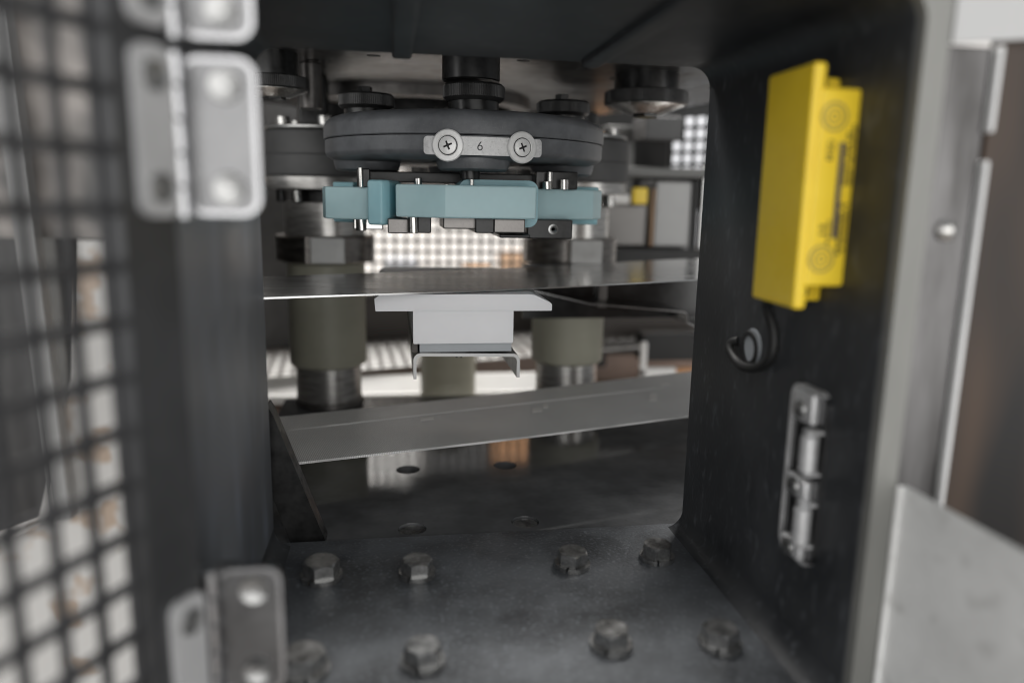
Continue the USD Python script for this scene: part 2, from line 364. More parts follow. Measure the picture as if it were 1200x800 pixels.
# ================================================================== guide columns
def column(x, y, label, flat=True):
    t = Thing('guide_column', label, 'column', (x, y, 0), 'guide columns at either side of the station')
    t.part('shaft', tube_z(.0288, .0, .060, (x, y)), 'column_steel')
    t.part('sleeve', tube_z(.0336, .037, .1295, (x, y), 64, .002), 'beige_sleeve')
    t.part('foot_ring', tube_z(.0300, .0, .006, (x, y), 64, .001), 'clamp_steel')
    cm = m3.Manifold.revolve(m3.CrossSection([[(0, .1300), (.0415, .1300), (.0426, .1311), (.0426, .1515), (.0415, .1525), (0, .1525)]]), 96).translate((x, y, 0))
    cm -= box(x - .013, x + .018, y - .08, y - .0385, .12, .16)
    co = t.part('collar', cm, 'collar_steel')
    if flat:
        t.part('clamp_face', box(x - .0090, x + .0190, y - .0435, y - .0375, .1305, .1520, .001), 'ground_flat', under=co, label='light ground clamp face on the collar')
    t.part('upper_shaft', tube_z(.0345, .1525, .1805, (x, y)), 'column_steel')
    t.part('neck', tube_z(.026, .1795, .1935, (x, y)), 'black_oxide')
    for k in range(8):
        a = k * PI / 4 + .2
        t.part('cap_screw', tube_z(.0042, .1805, .1905, (x + .036 * math.cos(a), y + .036 * math.sin(a)), 20), 'bright_steel' if k % 2 else 'black_oxide')
    t.part('bearing_ring', ring_z(.02, .0492, .1912, .2015, (x, y)), 'column_steel')
    t.part('housing', lathe([(0, .2016), (.0490, .2016), (.0502, .203), (.0502, .2185), (.0496, .2190), (.0502, .2195), (.0502, .236), (.0485, .2385), (0, .2385)], (x, y, 0)), 'housing_grey')
    t.part('cover_disc', lathe([(0, .2385), (.0470, .2390), (.0478, .2400), (.0478, .2412), (.046, .2422), (0, .2422)], (x, y, 0)), 'stainless')
    t.part('cap', tube_z(.021, .2420, .262, (x, y), 40), 'black_oxide')
    for k in range(5):
        a = k * 2 * PI / 5 + 3.6
        t.part('cover_screw', tube_z(.0055, .2420, .2500, (x + .034 * math.cos(a), y + .034 * math.sin(a)), 24), 'bright_steel')
column(-.0585, .690, 'steel guide column with beige sleeve left of the white rail')
column(.1620, .690, 'steel guide column with beige sleeve right of the white rail')
t = Thing('rear_column', 'slimmer looking beige column far behind the white rail bracket', 'column', (.0595, .83, -.2))
t.part('sleeve', tube_z(.0307, -.10, .085, (.0595, .83), 56, .002), 'beige_sleeve')
t.part('shaft', tube_z(.0265, -.3, -.09, (.0595, .83), 56), 'column_steel')
t.part('cap', tube_z(.024, .085, .092, (.0595, .83), 40), 'collar_steel')

# ================================================================== station head (number 6)
CX, CY = .050, .540
hd = Thing('station_head', 'round dark grey station head with number 6 tag and blue jaws', 'station head', (CX, CY, .21))
RH = .0950
hd.part('upper_body', lathe([(0, .2232), (RH - .0006, .2232), (RH, .2238), (RH, .2305), (RH - .0010, .2335), (RH - .0035, .2360), (RH - .0075, .2376), (RH - .014, .2384), (0, .2388)], (CX, CY, 0), 160), 'head_grey')
hd.part('lower_body', lathe([(0, .2096), (RH - .018, .2096), (RH - .010, .2098), (RH - .0045, .2112), (RH - .0018, .2128), (RH - .0008, .2150), (RH - .0008, .2226), (RH - .0016, .2230), (0, .2230)], (CX, CY, 0), 160), 'head_grey')
UN = [(CX - .001, CY - .066), (CX - .0665, CY), (CX + .0685, CY), (CX, CY + .066)]
for k, (x, y) in enumerate(UN):
    hd.part('boss', lathe([(0, .2035), (.0195, .2035), (.0212, .2046), (.0222, .2075), (.0226, .2100), (.0226, .212), (0, .212)], (x, y, 0), 64), 'head_grey')
    hd.part('nut_seat', lathe([(0, .2380), (.0150, .2380), (.0150, .2448), (0, .2448)], (x, y, 0), 48), 'black_oxide')
    n = hd.part('thumb_nut', knurled(.0186, .0100, 90, .0022, .2440, (x, y)), 'knurl_black')
    if k:
        hd.part('stud', hexagon(.0050, .0050, .2538, (x - .001, y), 12, .0006), 'black_oxide', under=n)
# number tag: a strap bent round the rim, held by two washers with cross-recess screws
def strap(a0, a1, z0, z1, r_in, r_out, rc, n=60):
    """A bent strap with rounded ends, angles measured from the direction towards the camera side (-y)."""
    mid = .5 * (r_in + r_out); L = (a1 - a0) * mid
    poly = rrect(a0 * mid, a1 * mid, z0, z1, rc, 6)
    m = trimesh.creation.extrude_polygon(poly, r_out - r_in, engine='earcut')
    m = m.subdivide_to_size(.0025, max_iter=12)
    v = m.vertices; ang = v[:, 0] / mid; rr = r_in + v[:, 2]
    m.vertices = np.c_[CX + rr * np.sin(ang), CY - rr * np.cos(ang), v[:, 1]]
    return m
A0, A1 = math.asin((.0180 - CX) / (RH + .001)), math.asin((.0868 - CX) / (RH + .001))
tagp = hd.part('number_tag', strap(A0, A1, .2116, .2218, RH - .001, RH + .0012, .0022), 'tag_zinc', smooth=20)
for xa in (.0318, .0738):
    a = math.asin((xa - CX) / RH)
    nrm = np.array([math.sin(a), -math.cos(a), 0]); tx = np.array([math.cos(a), math.sin(a), 0])
    org = np.array([CX, CY, .2167]) + nrm * (RH + .0011)
    wsh = lathe([(.0052, 0), (.0086, 0), (.0090, .0004), (.0090, .0012), (.0084, .0018), (.0060, .0019), (.0055, .0015), (.0055, 0), (.0052, 0)], n=56)
    w = hd.part('washer', place(wsh, tx, ZA, nrm, org), 'washer_zinc', under=tagp)
    dome = m3.Manifold.revolve(m3.CrossSection([[(0, 0), (.0050, 0), (.0050, .0018), (.0047, .0022), (.0028, .0025), (0, .0026)]]), 56)
    dome -= cross_recess(.0026, .0011, .0018).translate((0, 0, .0026)).rotate((0, 0, 22))
    dome -= m3.Manifold.cylinder(.004, .0007, .0014, 16).translate((0, 0, .0008))
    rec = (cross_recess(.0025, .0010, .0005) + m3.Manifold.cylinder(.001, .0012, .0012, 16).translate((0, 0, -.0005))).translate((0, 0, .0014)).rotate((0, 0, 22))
    hd.part('screw', place(dome, tx, ZA, nrm, org), 'washer_zinc', under=tagp, smooth=25)
    hd.part('recess_shade', place(rec, tx, ZA, nrm, org), 'ink', under=tagp)  # black insert painted as the shade inside the cross slot
    hd.part('gap_shade', place(ring_z(.0040, .0062, .0002, .0014, (0, 0), 48, .0001), tx, ZA, nrm, org), 'ink', under=tagp)  # dark ring painted as the shade between screw head and washer
six = meshkit.text_mesh('6', .0048, .0003)
six.apply_translation([-six.bounds[:, 0].mean(), -six.bounds[:, 1].mean(), 0])
hd.part('number', place(six, XA, ZA, -YA, (.0497, CY - RH - .0011, .2167)), 'ink', under=tagp)

# blue jaw pads below the head
def pad(poly, z0, z1, name_mat='blue_pad', r=.0012):
    """A pad with softened edges from a plan outline."""
    core = Polygon(poly).buffer(-r)
    q = np.array(core.exterior.coords)[:-1]
    s = m3.Manifold.sphere(r, 12)
    return m3.Manifold.batch_hull([s.translate((x, y, z)) for x, y in q for z in (z0 + r, z1 - r)])
hd.part('jaw_pad', pad([(.0020, .4620), (.0304, .4490), (.0843, .4490), (.0843, .500), (.0020, .500)], .1757, .1948), 'blue_pad', label='pale blue jaw pad in the middle under the head')
hd.part('jaw_pad', pad([(-.0440, .505), (-.0412, .4930), (-.0080, .4800), (-.0050, .52), (-.030, .53)], .1730, .1928), 'blue_pad', label='pale blue jaw pad at the left under the head')
hd.part('jaw_pad', pad([(.0870, .4800), (.1310, .4960), (.1420, .515), (.130, .54), (.0860, .52)], .1745, .1938), 'blue_pad', label='pale blue jaw pad at the right under the head')
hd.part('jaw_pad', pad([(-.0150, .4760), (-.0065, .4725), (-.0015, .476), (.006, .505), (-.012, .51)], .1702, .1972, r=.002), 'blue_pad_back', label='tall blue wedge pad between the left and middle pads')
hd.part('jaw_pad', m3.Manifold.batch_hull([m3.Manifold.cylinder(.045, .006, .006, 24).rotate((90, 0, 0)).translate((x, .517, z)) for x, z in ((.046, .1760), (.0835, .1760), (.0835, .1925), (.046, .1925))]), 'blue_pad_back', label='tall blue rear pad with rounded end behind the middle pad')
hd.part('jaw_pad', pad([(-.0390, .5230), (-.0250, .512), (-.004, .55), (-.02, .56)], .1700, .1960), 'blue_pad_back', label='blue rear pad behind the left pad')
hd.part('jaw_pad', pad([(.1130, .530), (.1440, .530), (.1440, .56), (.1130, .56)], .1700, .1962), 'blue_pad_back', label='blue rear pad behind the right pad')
# clamp carriers
for (x0, x1, y0, y1, z0, z1, mm) in [
    (-.020, .118, .500, .58, .1962, .2030, 'dark_clamp'), (-.0215, -.0135, .486, .50, .1925, .204, 'black_oxide'), (.0905, .118, .487, .50, .1938, .205, 'black_oxide'),
    (-.0245, -.0060, .494, .520, .1665, .1740, 'bright_steel'), (-.0030, .0095, .470, .50, .1655, .1745, 'clamp_steel'), (.0150, .0230, .466, .50, .1660, .1760, 'dark_clamp'),
    (.0300, .0520, .462, .50, .1690, .1760, 'clamp_steel'), (.0490, .0605, .458, .50, .1668, .1757, 'dark_clamp'), (.0600, .0790, .456, .50, .1672, .1757, 'clamp_steel'),
    (.0640, .0830, .460, .50, .1640, .1662, 'black_oxide'), (.0835, .1125, .474, .52, .1630, .1750, 'dark_clamp')]:
    hd.part('clamp_block', box(x0, x1, y0, y1, z0, z1, .0008), mm)
for (x, y, r, z0, z1) in [(.0122, .466, .0034, .1660, .1757), (.0160, .486, .0024, .1945, .1990), (.0478, .470, .0013, .1945, .2040), (.0965, .480, .0030, .1935, .1985), (.1075, .480, .0026, .1935, .2000), (.0985, .4815, .0018, .1935, .2045), (-.0190, .483, .0015, .1925, .2045), (-.0195, .489, .0032, .1660, .1735), (.0320, .462, .0018, .1935, .1955), (.0470, .474, .006, .1985, .2040)]:
    hd.part('clamp_pin', tube_z(r, z0, z1, (x, y), 24, .0003), 'bright_steel' if r < .005 else 'black_oxide')
hd.part('set_screw', place(lathe([(0, 0), (.0032, 0), (.0032, .0008), (.0022, .001), (.0012, .0002), (0, .0002)], n=24), XA, ZA, -YA, (.1000, .4742, .1690)), 'bolt_steel')

# ================================================================== polished strip under the jaws
def slab(quad, z, th, curve=0.):
    """A thin strip between a front edge and a rear edge (each two points), sampled along its length."""
    (a, b), (c, d) = [np.array(q, float) for q in quad]
    n, k = 60, 10
    V = []
    for zz in (0, -th):
        for i in range(n + 1):
            s = i / n
            for j in range(k + 1):
                t_ = j / k
                p = (a + (b - a) * s) * (1 - t_) + (c + (d - c) * s) * t_
                V.append((p[0], p[1], z + zz + curve * math.sin(PI * t_) + .0006 * math.sin(7 * s + 2) * (zz == 0 or 1)))
    V = np.array(V); W = k + 1; S = (n + 1) * W; Fc = []
    for i in range(n):
        for j in range(k):
            q = [i * W + j, (i + 1) * W + j, (i + 1) * W + j + 1, i * W + j + 1]
            Fc += [[q[0], q[1], q[2]], [q[0], q[2], q[3]], [S + q[0], S + q[2], S + q[1]], [S + q[0], S + q[3], S + q[2]]]
    for i in range(n):
        for j in (0, k):
            q = [i * W + j, (i + 1) * W + j]
            f = [[q[0], S + q[0], S + q[1]], [q[0], S + q[1], q[1]]]
            Fc += f if j == 0 else [x[::-1] for x in f]
    for j in range(k):
        for i in (0, n):
            q = [i * W + j, i * W + j + 1]
            f = [[q[0], S + q[1], S + q[0]], [q[0], q[1], S + q[1]]]
            Fc += f if i == 0 else [x[::-1] for x in f]
    m = trimesh.Trimesh(V, Fc, process=True); trimesh.repair.fix_normals(m)
    return m
def along(p, q, s): p, q = np.array(p), np.array(q); return tuple(p + (q - p) * s)
ZS = .1340
f0, f1 = (-.0695, .4105), (.2133, .5020)
b0, b1 = (-.0866, .5120), (.2870, .6800)
st = Thing('polished_strip', 'thin polished steel strip running across below the blue jaws', 'conveyor strip', (.07, .5, ZS))
st.part('strip', slab(((along(f0, f1, -.03), along(f0, f1, 1.3)), (along(b0, b1, -.03), along(b0, b1, 1.15))), ZS, .0009), 'mirror_strip', smooth=20)

# ================================================================== white guide rail on its bracket
ra = Thing('guide_rail', 'white plastic T shaped guide rail end on above a bent steel bracket', 'guide rail', (.041, .445, .1))
RY0, RY1 = .445, .640
capp = Polygon([(-.0105, .1216), (-.0110, .1290), (-.0080, .1312), (-.0030, .1316), (.0800, .1316), (.0835, .1312), (.0932, .1268), (.0945, .1255), (.0945, .1216)]).buffer(-.0006).buffer(.0006)
ra.part('rail_cap', prism(capp, .17, 'xz', RY0), 'white_plastic')
ra.part('rail_body', prism(rrect(.0113, .0713, .1018, .1220, .0008), .17, 'xz', RY0 + .0012), 'white_plastic')
ra.part('shim', prism(sbox(.0152, .0962, .0708, .1018), .16, 'xz', RY0 + .004), 'grey_shim')
ra.part('side_liner', prism(sbox(.0108, .0955, .0140, .1016), .16, 'xz', RY0 + .006), 'dark_brown')
th = .0019
outb = Polygon([(.0113, .0800), (.0113, .0915)] + [(.0113 + .0045 - .0045 * math.cos(t), .0915 + .0045 * math.sin(t)) for t in np.linspace(0, PI / 2, 8)] +
               [(.0760 - .0045 + .0045 * math.sin(t), .0950 - .0045 + .0045 * math.cos(t)) for t in np.linspace(0, PI / 2, 8)] + [(.0760, .0800)])
innb = Polygon([(.0113 + th, .0790), (.0113 + th, .0910)] + [(.0113 + th + .0030 - .0030 * math.cos(t), .0910 + .0030 * math.sin(t)) for t in np.linspace(0, PI / 2, 8)] +
               [(.0760 - th - .0030 + .0030 * math.sin(t), .0931 - .0030 + .0030 * math.cos(t)) for t in np.linspace(0, PI / 2, 8)] + [(.0760 - th, .0790)])
brk = outb.difference(innb)
ra.part('bracket', prism(max(brk.geoms, key=lambda g: g.area) if hasattr(brk, 'geoms') else brk, .12, 'xz', RY0 + .002), 'bracket_steel')
for dx in (.0395, .0425):
    ra.part('stop_pin', tube_z(.0007, .0870, .0935, (dx, RY0 + .03), 12, .0001), 'ink')

# ================================================================== grey belt
bl = Thing('grey_belt', 'grey woven conveyor belt crossing low above the base plate', 'belt', (.05, .5, .035))
g0, g1 = (-.0587, .4318), (.2125, .5043)
h0, h1 = (-.0843, .5249), (.2698, .6410)
bl.part('belt', slab(((along(g0, g1, -.06), along(g0, g1, 1.4)), (along(h0, h1, -.03), along(h0, h1, 1.2))), .035, .0014), 'belt_cloth', smooth=20)
def strip_on_belt(s0, s1, t0, t1, z=.0360):
    pts = []
    for s, t_ in ((s0, t0), (s1, t0), (s1, t1), (s0, t1)):
        p = np.array(along(g0, g1, s)) * (1 - t_) + np.array(along(h0, h1, s)) * t_
        pts.append(tuple(p))
    return Polygon(pts)

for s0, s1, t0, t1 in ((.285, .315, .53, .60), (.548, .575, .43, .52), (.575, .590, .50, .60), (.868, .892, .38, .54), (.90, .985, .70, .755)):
    bl.part('glint_wear_mark', prism(strip_on_belt(s0, s1, t0, t1).buffer(-.001).buffer(.0008), .0003, 'xy', .0352), 'tray_white')  # pale patches painted as glints and wear on the cloth
bl.part('seam', prism(strip_on_belt(.02, 1.0, .655, .668), .0004, 'xy', .0351), 'grey_seam')

# ================================================================== black tray behind the strip at the right
tr = Thing('black_tray', 'folded black sheet tray with bright edge below the polished strip', 'tray', (.2, .6, .1))
tp_pts = [(.105, .1160), (.1258, .1115), (.1582, .1040), (.2370, .0972), (.2412, .0962), (.2428, .0935), (.2432, .0880), (.2520, .0835), (.33, .0835)]
top_e = tp_pts + [(x, z - .0014) for x, z in tp_pts[::-1]]
tr.part('sheet', prism(Polygon(top_e).buffer(0), .10, 'xz', .598), 'black_tray')
edge = [(x, z - .0001) for x, z in tp_pts] + [(x, z - .0007) for x, z in tp_pts[::-1]]
tr.part('edge', prism(Polygon(edge).buffer(0), .0008, 'xz', .5968), 'tray_edge')
tr.part('back_web', box(.11, .34, .64, .645, .085, .132), 'black_tray')
tr.part('rib', box(.175, .182, .63, .639, .096, .126), 'clamp_steel')

# ================================================================== yellow safety sensor on the right wall
sn = Thing('safety_sensor', 'yellow plastic safety sensor screwed to the right throat wall', 'sensor', (.16, .275, .19))
body = box(.1462, .1650, .2640, .2935, .1500, .2378, .0014, 12)
sn.part('body', box(.1462, .1512, .2590, .2930, .1502, .2376, .0013, 12) + box(.1500, .1646, .2720, .2925, .1515, .2345, .0012, 12), 'yellow_plastic')
sn.part('front_block', box(.1490, .1648, .2582, .2800, .1588, .2290, .0012, 12), 'yellow_plastic')
for z in (.1552, .2322):
    sn.part('screw', place(lathe([(0, 0), (.0026, 0), (.0026, .0014), (.0016, .0020), (0, .002)], n=24), XA, ZA, -YA, (.1560, .2722, z)), 'bright_steel')
YS = .2580
for z in (.1690, .2192):
    for ri, ro in ((.0009, .0015), (.0026, .0032), (.0042, .0052)):
        sn.part('printed_ring', place(ring_z(ri, ro, 0, .0003, (0, 0), 40, .0001), XA, ZA, -YA, (.1548, YS + .0001, z)), 'yellow_print')
sn.part('blue_stripe', box(.1580, .1598, YS - .0001, YS + .0006, .1765, .2105), 'blue_ink')
ce = meshkit.text_mesh('CE', .0024, .0003)
ce.apply_translation([-ce.bounds[:, 0].mean(), -ce.bounds[:, 1].mean(), 0])
sn.part('lettering', place(ce, -ZA, XA, -YA, (.1545, YS + .0001, .2090)), 'ink')
rg = random.Random(5)
def scribble(x, z0, z1, h, dens=.9):
    """Lines of print too small to read in the photograph: short strokes of ink."""
    ms, z = [], z1
    while z > z0:
        w = rg.uniform(.0007, .0013)
        if rg.random() < dens:
            ms.append(box(x - h / 2, x + h / 2 * rg.uniform(.6, 1), YS - .0001, YS + .0004, z - w * .62, z))
        z -= w
    return ms
for (x, z0, z1, h) in ((.1611, .1960, .2140, .0014), (.1630, .1960, .2165, .0013), (.1610, .1705, .1890, .0018), (.1630, .1720, .1890, .0013), (.1543, .1775, .1812, .0024), (.1566, .1750, .1830, .0010), (.1545, .2040, .2062, .0024)):
    sn.part('lettering', scribble(x, z0, z1, h), 'ink', smooth=False)
cb = Thing('sensor_cable', 'black cable looping out below the yellow sensor into the wall', 'cable', (.16, .31, .13))
cb.part('cable', sweep(smooth_path([(.157, .284, .152), (.157, .2985, .1440), (.1610, .2995, .1340), (.1612, .3000, .1240), (.1612, .3090, .1170), (.1610, .3230, .1135), (.1612, .3370, .1155), (.1618, .3430, .1200), (.1650, .3400, .1225)], 60), .0022, 12), 'cable_black')
cb.part('grommet', place(ring_z(.006, .0085, 0, .0012, (0, 0), 40), YA, ZA, -XA, (.1645, .3265, .1215)), 'cable_black')
cb.part('cable_port', place(tube_z(.0085, 0, .0012, (0, 0), 40), YA, ZA, -XA, (.1652, .3240, .1230)), 'grey_shim', label='grey round port plate behind the cable loop')

# ================================================================== latch strike plate on the right wall
lp = Thing('latch_plate', 'stainless latch strike plate with two rollers on right throat wall', 'latch plate', (.163, .27, .08))
pp = rrect(.2570, .2815, .0460, .1170, .006)
pp = pp.difference(rrect(.2655, .2765, .0540, .0690, .002)).difference(rrect(.2655, .2765, .0830, .1010, .002))
lp.part('plate', prism(pp, .0018, 'yz', .1628), 'stainless_hinge')
for (a, b) in ((.1035, .1160), (.0720, .0805), (.0468, .0535)):
    lp.part('end_block', box(.1596, .1632, .2625, .2775, a, b, .0012), 'latch_steel')
lp.part('rim', prism(rrect(.2565, .2820, .0455, .1175, .0062).difference(rrect(.2550, .2806, .0468, .1162, .005)), .0030, 'yz', .1615), 'latch_steel')
for (z0, z1) in ((.0860, .1010), (.0560, .0715)):
    lp.part('roller', tube_z(.0034, z0, z1, (.1585, .2600), 28, .0008), 'latch_steel')
    lp.part('roller_pin', tube_z(.0016, z0 - .002, z1 + .002, (.1585, .2600), 16), 'latch_steel')
    lp.part('roller_arm', box(.1575, .1632, .2580, .2640, z0 - .0016, z0 - .0003, .0003), 'latch_steel')
    lp.part('roller_arm', box(.1575, .1632, .2580, .2640, z1 + .0003, z1 + .0016, .0003), 'latch_steel')
for z in (.1085, .0765, .0502):
    lp.part('screw', place(lathe([(0, 0), (.0036, 0), (.0034, .0012), (.002, .0018), (0, .0018)], n=28), YA, ZA, -XA, (.1597, .2705, z)), 'bolt_steel')

# ================================================================== hinges and mesh door at the left
HX, HY = -.0580, .2300
TH = math.atan(309 / 890) + YAW
DV = -np.array([math.sin(TH), math.cos(TH), 0.])                # along the door, away from the hinge
DN = np.array([-DV[1], DV[0], 0.])                               # across the door, towards the throat's left wall side
if DN[0] < 0: DN = -DN
def on_door(mesh, t0=0., n0=0.):
    return place(mesh, DV, ZA, np.cross(DV, ZA), np.array([HX, HY, 0]) + DV * t0 + np.cross(DV, ZA) * n0)
def hinge(z0, z1, label, dxk):
    k = Thing('hinge', label, 'hinge', (HX, HY, z0))
    hx = HX + dxk
    lf = rrect(hx + .0010, hx + .0210, z0 + .001, z1 - .001, .0050)
    leaf = k.part('leaf', prism(lf, .0022, 'xz', HY - .0005), 'stainless_hinge')
    k.part('rim', prism(lf.difference(lf.buffer(-.0013)), .0007, 'xz', HY - .0011), 'knuckle_steel', under=leaf)
    for z in (z0 + .0085, z1 - .0085):
        k.part('screw', place(lathe([(0, 0), (.0047, 0), (.0043, .0010), (.0018, .0004), (0, .0004)], n=32), XA, ZA, -YA, (hx + .0125, HY - .0005, z)), 'bolt_steel', under=leaf)
    k.part('mount_block', box(XL - .012, hx + .0065, HY + .0019, HY + .012, z0 + .004, z1 - .004, .001), 'frame_paint')
    n = 5
    for i in range(n):
        a, b = z0 + (z1 - z0) * i / n, z0 + (z1 - z0) * (i + 1) / n
        k.part('knuckle', tube_z(.0037, a + .0001, b - .0002, (hx - .0008, HY - .0008), 28, .0004), 'knuckle_steel')
    d = rrect(.0092, .0215, z0 + .001, z1 - .001, .0040)
    dl = trimesh.creation.extrude_polygon(d, .0022, engine='earcut')
    lf2 = k.part('leaf', on_door(dl, 0, -.0068), 'hinge_satin')
    for z in (z0 + .0085, z1 - .0085):
        s = lathe([(0, -.0012), (.0040, -.0012), (.0040, 0), (.0037, .0010), (.0016, .0004), (0, .0004)], n=28); s.apply_transform(np.diag([1, -1, -1, 1.])); s.apply_translation((.0155, z, -.0001))
        k.part('screw', on_door(s, 0, -.0068), 'bolt_steel', under=lf2)
hinge(.1815, .2265, 'upper stainless hinge of the mesh door beside the throat', .0)
hinge(.0300, .0750, 'lower stainless hinge of the mesh door beside the floor bolts', .0012)
hinge(.2290, .2740, 'topmost stainless hinge cut off by the upper picture edge', .0)

dr = Thing('mesh_door', 'open guard door of dark square mesh in a grey frame at left', 'door', (HX, HY, 0))
PITCHX, HOLEX, PITCHM, HOLE = .0112, .0085, .0146, .0112
ZD0, ZD1, TD0, TD1 = -.10, .36, .0085, .33
fo = sbox(TD0, ZD0, TD1, ZD1).difference(sbox(TD0 + .0180, ZD0 + .02, TD1 - .02, ZD1 - .02))
dr.part('frame', on_door(trimesh.creation.extrude_polygon(fo, .0085, engine='earcut'), 0, -.0045), 'door_frame')
holes = []
nt, nz = int((TD1 - TD0 - .05) / PITCHX), int((ZD1 - ZD0 - .045) / PITCHM)
for i in range(nt):
    for j in range(nz):
        t0, z0 = TD0 + .0195 + PITCHX * i, ZD0 + .0235 + PITCHM * j
        holes.append(rrect(t0, t0 + HOLEX, z0, z0 + HOLE, .0014, 3))
sheet = sbox(TD0 + .012, ZD0 + .01, TD1 - .01, ZD1 - .01).difference(unary_union(holes))
dr.part('mesh', on_door(trimesh.creation.extrude_polygon(sheet, .0014, engine='earcut'), 0, .0005), 'door_mesh')

# what stands beyond the door, outside the throat at the left
cl = Thing('side_cabinet', 'pale side cabinet seen blurred through the mesh of the door', 'cabinet', (-.4, .88, -.7))
cl.part('front_panel', prism(Polygon([(-.190, -.75), (-.190, .133), (-.335, .133), (-.352, -.02), (-.402, -.19), (-.63, -.27), (-.72, -.75)]), .03, 'xz', .88), 'pale_panel')
cl.part('upper_panel', prism(Polygon([(-.190, .135), (-.190, .80), (-.70, .80), (-.66, .135)]), .03, 'xz', .882), 'hazy_panel')
for dx in (0, -.095, -.17):
    cl.part('upright_bar', prism(Polygon([(-.380 + dx, .70), (-.397 + dx, .70), (-.372 + dx, -.17), (-.355 + dx, -.17)]), .02, 'xz', .85), 'upright_grey')
for (x, z0, z1, mm) in ((-.232, .06, .125, 'dark_brown'), (-.240, -.05, -.015, 'carton_brown'), (-.25, .0, .025, 'dark_brown'), (-.228, .19, .225, 'carton_brown'), (-.243, -.115, -.085, 'carton_brown')):
    cl.part('fitting', box(x - .018, x + .014, .85, .879, z0, z1, .002), mm)
ca = Thing('dark_cabinet', 'dark machine cabinet with faint vertical bars at far left', 'cabinet', (-.8, 1.3, -.7))
ca.part('panel', box(-2.6, -.36, 1.30, 1.34, -.85, 1.6), 'streak_dark')
for x in (-.52, -.68, -.84, -.44, -1.02):
    ca.part('bar', box(x - .013, x + .013, 1.26, 1.29, -.85, 1.6, .004), 'cast_grey')

# ================================================================== stainless surround at the right
cp = Thing('front_cabinet', 'stainless front surround right of the throat with a bolt and seal', 'cabinet', (.19, .233, .1))
lo = rrect(XL - .006, XR + .0092, -.08, ZT + .010, .017); li = rrect(XL - .0002, XR + .0006, -.10, ZT + .0002, .012)
lip = lo.difference(li).difference(sbox(-.2, -.2, .3, -.05)).difference(sbox(-.2, -.2, .02, .4))
lip = max(lip.geoms, key=lambda g: g.area) if hasattr(lip, 'geoms') else lip
cp.part('lip', prism(lip, .0045, 'xz', .2284), 'lip_metal')
cp.part('side_panel', box(.1752, .1938, .2335, .2365, -.15, .2400, .0006), 'panel_steel')
cp.part('edge_strip', box(.1739, .1750, .2300, .2362, -.15, .2480, .0004), 'lip_metal')
cp.part('seal', box(.1941, .1960, .2310, .2350, .2130, .2400, .0006), 'seal_light')
cp.part('seal', box(.1941, .1960, .2310, .2350, -.15, .2040, .0006), 'seal_light')
cp.part('dark_pane', box(.1962, .42, .2345, .2385, -.15, .2440, .0006), 'dark_gloss')
bt = cp.part('bolt', place(lathe([(0, 0), (.0034, 0), (.0034, .0012), (.0022, .0026), (.0008, .003), (0, .003)], n=32), XA, ZA, -YA, (.1843, .2334, .1808)), 'bright_steel')
gd = Thing('guard_panel', 'pale brushed side guard sheet at the lower right corner', 'guard', (.172, .19, 0))
gd.part('sheet', prism(Polygon([(.2275, -.12), (.2275, .0925), (.130, .0935), (.130, -.12)]), .0015, 'yz', .1755), 'guard_sheet')
gd.part('return_edge', box(.1738, .1756, .2268, .2283, -.12, .0925, .0003), 'guard_sheet')
hood = Thing('hood_panel', 'pale hood sheet at the upper right corner', 'hood', (.2, .23, .25))
hood.part('sheet', prism(Polygon([(.1752, .2395), (.42, .262), (.42, .40), (.1752, .40)]), .002, 'xz', .2290), 'hood_grey')

# ================================================================== rear of the machine and the hall
def mesh_panel(x0, x1, z0, z1, pitch, hole, th):
    hs = []
    nx, nz_ = int((x1 - x0 - .006) / pitch), int((z1 - z0 - .006) / pitch)
    for i in range(nx):
        for j in range(nz_):
            a, b = x0 + .004 + pitch * i, z0 + .004 + pitch * j
            hs.append(rrect(a, a + hole, b, b + hole, .0015, 2))
    return trimesh.creation.extrude_polygon(sbox(x0, z0, x1, z1).difference(unary_union(hs)), th, engine='earcut')
rg_ = Thing('rear_guard', 'square mesh guard panel closing the back of the machine', 'guard', (.05, 1.05, .1))
rg_.part('mesh', place(mesh_panel(-.16, .27, .050, .232, .0146, .0112, .0015), XA, ZA, -YA, (0, 1.05, 0)), 'guard_mesh')
rg_.part('lower_panel', box(-.30, .45, 1.049, 1.056, -.019, .0500), 'dark_brown')
rg_.part('light_blocker', prism(Polygon([(-.0815, .400), (-.1900, .890), (-.1930, .890), (-.0845, .400)]), .318, 'xy', -.12), 'housing_grey')  # unseen panel added to block light bouncing in from the left
rg_.part('kick_panel', box(-.34, .60, 1.0505, 1.056, -.30, -.0192), 'kick_brown')
rg_.part('upper_panel', box(-.30, .022, 1.049, 1.056, .2240, .30), 'dark_void')
rg_.part('upper_panel', box(.0225, .130, 1.049, 1.056, .2080, .30), 'dark_void')
rg_.part('upper_panel', box(.1305, .385, 1.049, 1.056, .1960, .30), 'dark_void')
rg_.part('post', box(.270, .30, 1.03, 1.07, -.05, .30), 'dark_void')
rg_.part('post', box(-.30, -.075, 1.03, 1.048, -.019, .30), 'housing_grey')
wt = Thing('wire_tray', 'pale flat mesh tray lying low behind the columns', 'tray', (.05, .93, -.01))
tm_ = place(mesh_panel(-.18, .33, 0, .16, .0146, .0112, .0012), XA, YA, ZA, (0, .893, -.0085))
rot = trimesh.transformations.rotation_matrix(math.radians(4), [0, 0, 1], [.05, .93, 0]) @ trimesh.transformations.rotation_matrix(math.radians(-3), [0, 1, 0], [.05, .93, 0])
tm_.apply_transform(rot)
wt.part('mesh', tm_, 'guard_mesh')
sh = tm(box(-.18, .33, .893, 1.045, -.0120, -.0108)); sh.apply_transform(rot)
wt.part('sheet', sh, 'tray_white')
